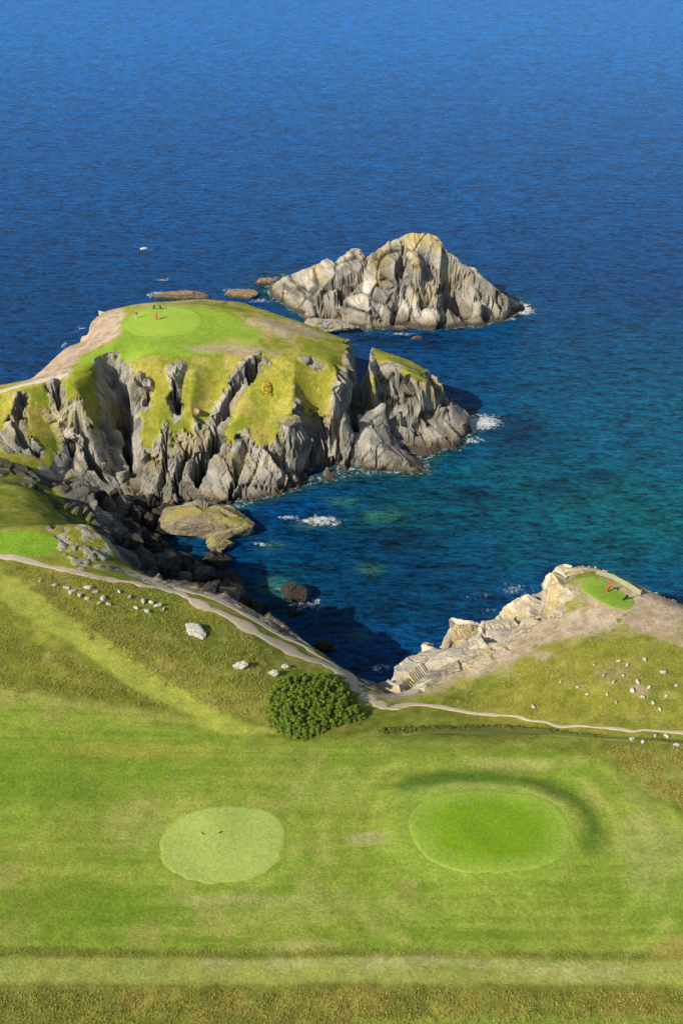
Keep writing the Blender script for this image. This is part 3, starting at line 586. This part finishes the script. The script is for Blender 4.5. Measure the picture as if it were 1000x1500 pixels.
# ---------------- foliage
def leaves(cent,rad,n,size,seed,flat=.6):
    r=np.random.default_rng(seed); M=len(cent); c=np.repeat(cent,n,0); R=np.repeat(rad,n)
    d=r.normal(size=(M*n,3)); d/=np.linalg.norm(d,axis=1,keepdims=True); d[:,2]=np.abs(d[:,2])*1.2-.2
    p=c+d*(R*r.uniform(.6,1.05,M*n))[:,None]
    dn=d+r.normal(size=d.shape)*.45+np.array([0,0,.35])
    a=np.cross(dn,r.normal(size=d.shape)); a/=np.linalg.norm(a,axis=1,keepdims=True)
    b_=np.cross(dn,a); b_/=np.linalg.norm(b_,axis=1,keepdims=True); s=(size*r.uniform(.6,1.3,M*n))[:,None]
    V=np.stack([p-b_*s*.5,p+a*s*1.1,p+b_*s*.5,p-a*s*.4],1).reshape(-1,3)
    return V,np.arange(len(V)).reshape(-1,4)
def leafmat(name,c1,c2):
    m,nt,b=nmat(name,.7,.2); f=noise(nt,.9,4,.7); nt.links.new(mixc(nt,f,c1,c2),b.inputs['Base Color'])
    tr=nt.nodes.new('ShaderNodeBsdfTranslucent'); tr.inputs[0].default_value=(*c2,1); mx=nt.nodes.new('ShaderNodeMixShader'); mx.inputs[0].default_value=.35; nt.links.new(b.outputs[0],mx.inputs[1]); nt.links.new(tr.outputs[0],mx.inputs[2]); nt.links.new(mx.outputs[0],nt.nodes['Material Output'].inputs[0]); return m
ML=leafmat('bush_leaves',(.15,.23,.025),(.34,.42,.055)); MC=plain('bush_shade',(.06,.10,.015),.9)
def bush(name,outline,hmax,ncl,rad,lsz,nl,mat,label,cat,seed,core=None):
    W=catmull(GW(outline),6); c=W.mean(0); r=np.random.default_rng(seed)
    b0=W.min(0);b1=W.max(0); pts=r.uniform(b0,b1,(ncl*3,2)); D=segd(pts[:,0],pts[:,1],W,True,5); pts=pts[D<-.1][:ncl]; D=D[D<-.1][:ncl]
    hh=hmax*np.clip(1-np.exp(D/1.1),0,1)*(.6+.6*r.random(len(pts)))
    z0=hz(pts[:,0],pts[:,1]); cen=np.column_stack([pts,z0+hh-rad*.3])
    root=empty(name,(c[0],c[1],float(hz(c[0],c[1]))))
    V,Q=leaves(cen,rad*r.uniform(.7,1.25,len(cen)),nl,lsz,seed); V-=np.array(root.location); link('foliage',mesh('foliage',V,Q),mat,root)
    V=[];n=len(W)
    for k,(f,t) in enumerate([(1,-.3),(.97,.35),(.8,.55),(.5,.6),(.02,.62)]):
        for w_ in W:
            p=c+(w_-c)*f*.95; V.append((p[0]-root.location.x,p[1]-root.location.y,float(hz(*p))-root.location.z+(hmax*t*.85 if k else -.3)))
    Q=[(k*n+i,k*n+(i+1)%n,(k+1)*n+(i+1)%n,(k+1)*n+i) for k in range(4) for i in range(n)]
    link('inner_hull',mesh('inner_hull',np.array(V),np.array(Q)),core or MC,root); return tag(root,label,cat)  # solid filler hull added under the leaves, coloured as the shade between them
bush('bush',[(388,1050),(392,1015),(412,994),(450,988),(490,992),(512,1010),(530,1038),(538,1052),(505,1062),(470,1076),(440,1086),(402,1072)],1.5,950,.25,.095,75,ML,'big dense green bush beside the path at the head of the cove','bush',5)
MS=leafmat('scrub_leaves',(.12,.15,.025),(.3,.29,.06))
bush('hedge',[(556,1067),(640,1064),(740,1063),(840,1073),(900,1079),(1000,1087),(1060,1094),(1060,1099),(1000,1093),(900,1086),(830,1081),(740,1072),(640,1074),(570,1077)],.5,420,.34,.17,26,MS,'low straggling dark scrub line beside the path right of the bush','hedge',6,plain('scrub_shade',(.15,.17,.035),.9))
MY=leafmat('gorse_leaves',(.35,.29,.04),(.6,.45,.07))
bush('gorse_bush',[(383,573),(384,562),(392,560),(398,566),(398,577),(390,580)],1.3,14,.45,.22,40,MY,'small round yellow gorse bush on the headland slope','bush',7,plain('gorse_shade',(.4,.32,.05),.9))
# rough grass
def rough(n,outl,hmin,hmax,seed,th=.38):
    W=GW(outl); r=np.random.default_rng(seed); pts=r.uniform(W.min(0),W.max(0),(n*3,2)); D=segd(pts[:,0],pts[:,1],W,True,5)
    cl=fbm(pts[:,0]*.8,pts[:,1]*.8,None,seed,3); pts=pts[(D<(cl-.5)*2)&(cl>th+.25*(r.random(len(cl))-.3))][:n]
    return np.column_stack([pts,hz(pts[:,0],pts[:,1])]),r.uniform(hmin,hmax,len(pts))
TS=[rough(12000,[(-150,1450),(1150,1455),(1250,1600),(-300,1600)],.1,.28,1,.3),rough(7000,[(20,830),(250,870),(400,950),(390,1060),(300,1035),(120,925)],.1,.28,2),rough(3500,[(-60,890),(100,965),(250,1040),(-60,1005)],.1,.28,3),
 rough(5000,[(640,1030),(760,985),(860,940),(1030,950),(1030,1070),(800,1052)],.1,.22,4),rough(1500,[(-60,1386),(1050,1394),(1050,1402),(-60,1400)],.08,.2,5,.3),rough(3000,[(880,1095),(1040,1100),(1040,1210),(960,1160)],.1,.28,6),rough(1500,[(0,820),(0,835),(150,930),(60,840)],.1,.22,8)]
pp=np.concatenate([t[0] for t in TS]); hh=np.concatenate([t[1] for t in TS]); nb=4; M=len(pp)
c=np.repeat(pp,nb,0); h=np.repeat(hh,nb); an=RNG.uniform(0,6.28,M*nb); wd=h*.55
dx=np.cos(an);dy=np.sin(an); bx=RNG.normal(0,.15,(M*nb,2)); c[:,:2]+=bx
lean=RNG.normal(0,.5,(M*nb,2))*h[:,None]
V=np.stack([np.column_stack([c[:,0]-dx*wd*.5,c[:,1]-dy*wd*.5,c[:,2]-.05]),np.column_stack([c[:,0]+dx*wd*.5,c[:,1]+dy*wd*.5,c[:,2]-.05]),np.column_stack([c[:,0]+lean[:,0],c[:,1]+lean[:,1],c[:,2]+h])],1).reshape(-1,3)
o=link('rough_grass',mesh('rough_grass',V,np.arange(len(V)).reshape(-1,3)),leafmat('rough_grass_blades',(.28,.31,.045),(.68,.58,.19))); tag(o,'long yellowish grass tufts growing in the unmown rough','grass',None,'stuff')
# ---------------- small things
import bmesh
def tube(bm,a,b_,r,r2=None,seg=8):
    a=Vector(a);b_=Vector(b_);d=b_-a; M_=Matrix.Translation((a+b_)/2)@d.to_track_quat('Z','Y').to_matrix().to_4x4()
    bmesh.ops.create_cone(bm,cap_ends=True,segments=seg,radius1=r,radius2=r if r2 is None else r2,depth=d.length,matrix=M_)
def bmo(name,bm,mat,parent=None):
    me=bpy.data.meshes.new(name); bm.to_mesh(me); bm.free(); return link(name,me,mat,parent)
def skin(name,V,E,R,mat,parent,sub=1):
    me=bpy.data.meshes.new(name); me.from_pydata(V,E,[]); o=link(name,me,mat,parent); o.modifiers.new('Skin','SKIN')
    for i,s in enumerate(me.skin_vertices[0].data): s.radius=(R[i],R[i]) if not isinstance(R[i],tuple) else R[i]; s.use_root=(i==0)
    sb_=o.modifiers.new('Sub','SUBSURF'); sb_.levels=sub; sb_.render_levels=sub; return o
Msk=plain('skin',(.5,.3,.2),.6,.1,20); Mhr=plain('hair',(.05,.03,.02),.8); Mwh=plain('white_cloth',(.75,.75,.72),.8,.1); Mbk=plain('black_cloth',(.02,.02,.025),.8); Mrd=plain('red_cloth',(.75,.015,.03),.8,.15); Mnv=plain('navy_cloth',(.03,.05,.12),.8); Mmt=plain('dark_metal',(.12,.12,.13),.4); Mru=plain('rubber',(.02,.02,.02),.8)
def person(px,py,rz,shirt,trs,cap,label,pose='stand',off=(0,0)):
    p=G(px,py); r=empty('person',(p[0],p[1],p[2]+.02),rz)
    lean=.0 if pose=='stand' else .28
    V=[(0,0,.95),(0,-lean*.3,1.15),(0,-lean*.75,1.38),(0,-lean*.95,1.5),(0,-lean-.01,1.6),(0,-lean-.03,1.7)]; E=[(0,1),(1,2),(2,3),(3,4),(4,5)]; R=[(.15,.11),(.14,.1),(.18,.11),.055,.085,.09]
    feet={};hands={}
    for s in (-1,1):
        k=len(V); V+=[(s*.1,0,.88),(s*.13,-.03,.5),(s*.15,.03,.09),(s*.16,-.16,.04)]; R+=[.095,.062,.042,.035]; E+=[(0,k),(k,k+1),(k+1,k+2),(k+2,k+3)]; feet[s]=k
        k=len(V)
        if pose=='stand': A=[(s*.2,0,1.42),(s*.27,.0,1.14),(s*.25,-.1,.9),(s*.245,-.13,.82)]
        else: A=[(s*.19,-lean*.8,1.4),(s*.17,-lean-.15,1.15),(s*.04,-lean-.33,.95),(s*.03,-lean-.38,.88)]
        V+=A; R+=[.055,.042,.03,.03]; E+=[(2,k),(k,k+1),(k+1,k+2),(k+2,k+3)]; hands[s]=k
        hx,hy,hzz=A[3]
        for f in range(4):
            j=len(V); V+=[(hx,hy+(f-1.5)*.02,hzz-.045-(.01 if f in(1,2) else 0)),(hx-s*.015,hy+(f-1.5)*.02,hzz-.085-(.012 if f in(1,2) else 0))]; R+=[.009,.008]; E+=[(k+3,j),(j,j+1)]
        j=len(V); V+=[(hx-s*.03,hy-.03,hzz-.02),(hx-s*.035,hy-.045,hzz-.05)]; R+=[.01,.009]; E+=[(k+3,j),(j,j+1)]
    skin('body',V,E,R,Msk,r)
    g=lambda i:V[i]
    hs=hands
    skin('shirt',[g(0),g(1),g(2),(V[2][0],V[2][1],1.46)]+[g(hs[-1]),g(hs[-1]+1),g(hs[1]),g(hs[1]+1)],[(0,1),(1,2),(2,3),(2,4),(4,5),(2,6),(6,7)],[(.17,.13),(.165,.125),(.2,.135),.07,.075,.058,.075,.058],shirt,r)
    ft=feet
    skin('trousers',[(0,0,.97),g(ft[-1]),g(ft[-1]+1),g(ft[-1]+2),g(ft[1]),g(ft[1]+1),g(ft[1]+2)],[(0,1),(1,2),(2,3),(0,4),(4,5),(5,6)],[(.17,.13),.115,.082,.062,.115,.082,.062],trs,r)
    for s in(-1,1):
        f=V[ft[s]+2]; skin('shoe',[(f[0],f[1]+.02,.05),(f[0],f[1]-.1,.045),(f[0],f[1]-.2,.035)],[(0,1),(1,2)],[.05,.05,.04],Mwh,r)
    h=V[5]; bm=bmesh.new(); bmesh.ops.create_uvsphere(bm,u_segments=12,v_segments=8,radius=.112,matrix=Matrix.Translation((h[0],h[1]+.015,h[2]+.03)))
    bmesh.ops.delete(bm,geom=[v for v in bm.verts if v.co.z<h[2]+.02],context='VERTS'); bmesh.ops.create_cone(bm,cap_ends=True,segments=12,radius1=.09,radius2=.085,depth=.012,matrix=Matrix.Translation((h[0],h[1]-.11,h[2]+.035))); bmo('cap',bm,cap,r)
    bm=bmesh.new(); bmesh.ops.create_uvsphere(bm,u_segments=12,v_segments=8,radius=.1,matrix=Matrix.Translation((h[0],h[1]+.025,h[2]))); bmesh.ops.delete(bm,geom=[v for v in bm.verts if v.co.y<h[1]+.01],context='VERTS'); bmo('hair',bm,Mhr,r)
    r.scale=(1.1,1.1,1.1)
    return tag(r,label,'person'),V[hs[1]+3]
def club(px,py,rz,label,h):
    p=G(px,py); o=empty('golf_club',(p[0],p[1],p[2]),rz); bm=bmesh.new(); tube(bm,h,(.05,-.75,.05),.012); bmo('shaft',bm,Mmt,o); bm=bmesh.new(); tube(bm,(.05,-.75,.04),(-.06,-.78,.04),.03,.022); bmo('club_head',bm,Mmt,o)
    bm=bmesh.new(); tube(bm,h,(h[0],h[1]+.08,h[2]+.2),.018); bmo('grip',bm,Mru,o); return tag(o,label,'golf club')
def trolley(px,py,rz,label,bagm):
    p=G(px,py); o=empty('golf_trolley',(p[0],p[1],p[2]),rz)
    bm=bmesh.new(); tube(bm,(0,.1,.25),(0,-.5,1.05),.025); tube(bm,(-.33,.1,.16),(.33,.1,.16),.02); tube(bm,(0,.1,.2),(0,-.35,.06),.02); bmo('frame',bm,Mmt,o)
    for s in(-1,1):
        bm=bmesh.new(); tube(bm,(s*.31,.1,.16),(s*.36,.1,.16),.16,seg=16); w_=bmo('wheel',bm,Mru,o); bm=bmesh.new(); tube(bm,(s*.30,.1,.16),(s*.37,.1,.16),.06,seg=12); bmo('hub',bm,Mmt,w_)
    bm=bmesh.new(); tube(bm,(0,.05,.22),(0,-.33,1.02),.14,.17,12); bg=bmo('golf_bag',bm,bagm,o)
    for k in range(5):
        bm=bmesh.new(); x=(k-2)*.05; tube(bm,(x,-.3,.95),(x*1.4,-.42-.02*(k%2),1.25),.01); tube(bm,(x*1.4,-.42,1.25),(x*1.4+.07,-.43,1.27),.025); bmo('club',bm,Mmt,bg)
    return tag(o,label,'golf trolley')
def flag(px,py,label,fc,sc=1.):
    p=G(px,py); o=empty('golf_flag',(p[0],p[1],p[2]+.05)); bm=bmesh.new(); tube(bm,(0,0,-.1),(0,0,2.2),.018); bmo('pole',bm,Mwh,o)
    V=[];Q=[]
    for i in range(8):
        for j in range(4): V.append((i*.06,.05*math.sin(i*.9),2.18-j*.11-i*.012))
    for i in range(7):
        for j in range(3): a=i*4+j; Q.append((a,a+1,a+5,a+4))
    link('flag',mesh('flag',np.array(V),np.array(Q)),fc,o)
    bm=bmesh.new(); tube(bm,(0,0,-.02),(0,0,.012),.055,seg=16); bmo('hole',bm,Mbk,o); o.scale=(sc,sc,sc); return tag(o,label,'golf flag')
flag(297,1236,'golf flag on the pale putting green in the foreground',Mnv,.9)
person(201,467,.6,Mrd,Mwh,Mwh,'left golfer in red top and white trousers on the headland green')
person(230,469,-.5,Mrd,Mrd,Mrd,'golfer all in red standing at the middle of the headland green')
trolley(226,453,.4,'left of two dark golf trolleys at the back of the headland green',Mbk)
trolley(236,453,-.4,'right of two dark golf trolleys at the back of the headland green',Mnv)
flag(243,463,'golf flag on the headland green',Mrd)
_,h=person(889,868,.9,Mrd,Mrd,Mrd,'golfer in red stooping over the ball on the right cliff tee','play')
club(889,868,.9,'golf club held by the stooping golfer on the right cliff tee',tuple(x*1.1 for x in h))
trolley(914,879,.8,'dark golf trolley parked on the right cliff tee',Mbk)
# windbreak along the tee
W=GW([(872,841),(895,848),(918,860),(937,872)]); root=empty('windbreak',(W[0][0],W[0][1],float(hz(*W[0])))); MN=plain('weathered_netting',(.33,.36,.22),.9,.3,4); MW=plain('post_wood',(.3,.27,.2))
for i in range(len(W)-1):
    bm=bmesh.new(); a=W[i];b_=W[i+1]; za=float(hz(*a));zb=float(hz(*b_)); o3=np.array(root.location)
    A=Vector((a[0]-o3[0],a[1]-o3[1],za-o3[2]));B=Vector((b_[0]-o3[0],b_[1]-o3[1],zb-o3[2])); n_=Vector((-(B-A).y,(B-A).x,0)).normalized()*.04; hu=Vector((0,0,.9))
    vs=[bm.verts.new(v) for v in (A-n_,B-n_,B-n_+hu,A-n_+hu,A+n_,B+n_,B+n_+hu,A+n_+hu)]
    for f in((0,1,2,3),(7,6,5,4),(3,2,6,7),(0,4,5,1),(0,3,7,4),(1,5,6,2)): bm.faces.new([vs[k] for k in f])
    bmo('panel',bm,MN,root)
for w_ in W:
    bm=bmesh.new(); q_=Vector((w_[0]-root.location.x,w_[1]-root.location.y,float(hz(*w_))-root.location.z)); tube(bm,q_-Vector((0,0,.2)),q_+Vector((0,0,1.1)),.07); bmo('post',bm,MW,root)
tag(root,'low pale green windbreak along the back of the right cliff tee','windbreak')
# boat
p=P(211,365,0); o=empty('motorboat',(p[0],p[1],0),.2); V=[];Q=[]
for i,(x,w_,zb) in enumerate([(-2.,.75,-.15),(-1,.85,-.2),(.3,.85,-.2),(1.4,.5,-.1),(2.2,.05,.25)]):
    V+=[(x,-w_,.6+.05*i),(x,-w_*.7,zb),(x,w_*.7,zb),(x,w_,.6+.05*i)]
for i in range(4):
    for k in range(3): a=i*4+k; Q.append((a,a+1,a+5,a+4))
    Q.append((i*4+3,i*4,i*4+4,i*4+7))
Q.append((0,3,2,1)); link('hull',mesh('hull',np.array(V),np.array(Q)),plain('white_gelcoat',(.8,.8,.8),.3,.05),o)
bm=bmesh.new(); bmesh.ops.create_cube(bm,size=1,matrix=Matrix.Translation((.3,0,.85))@Matrix.Diagonal((1.1,1.1,.5,1))); bmesh.ops.bevel(bm,geom=bm.edges[:],offset=.12,segments=2,affect='EDGES'); bmo('cabin',bm,Mwh,o)
bm=bmesh.new(); bmesh.ops.create_cube(bm,size=1,matrix=Matrix.Translation((-2.1,0,.6))@Matrix.Diagonal((.3,.35,.7,1))); bmesh.ops.bevel(bm,geom=bm.edges[:],offset=.06,segments=2,affect='EDGES'); bmo('outboard_motor',bm,Mmt,o)
o.scale=(.6,.6,.6); tag(o,'tiny white motorboat on the open sea left of the island','boat')
# ---------------- camera, light
cam=bpy.data.cameras.new('Camera'); co=bpy.data.objects.new('Camera',cam); COL.objects.link(co); co.location=(0,0,CH); co.rotation_euler=(math.radians(55),0,0)
cam.sensor_fit='VERTICAL'; cam.sensor_height=36; cam.lens=36*F/1500; cam.clip_end=30000; cam.clip_start=1; SC.camera=co
el=math.radians(36); sv=Vector((-.78*math.cos(el),-.626*math.cos(el),math.sin(el))).normalized()
ld=bpy.data.lights.new('Sun','SUN'); ld.energy=5.; ld.angle=math.radians(.5); ld.color=(1,.93,.78); lo=bpy.data.objects.new('Sun',ld); COL.objects.link(lo); lo.rotation_euler=sv.to_track_quat('Z','Y').to_euler(); lo.location=(0,0,200)
wd_=bpy.data.worlds.new('World'); SC.world=wd_; wd_.use_nodes=True; nt=wd_.node_tree; sk=nt.nodes.new('ShaderNodeTexSky'); sk.sky_type='NISHITA'; sk.sun_disc=False; sk.sun_elevation=el; sk.sun_rotation=math.atan2(sv.x,sv.y); bg=nt.nodes['Background']; nt.links.new(sk.outputs[0],bg.inputs[0]); bg.inputs[1].default_value=.1
SC.view_settings.view_transform='Standard'; SC.view_settings.look='None'; SC.view_settings.exposure=0
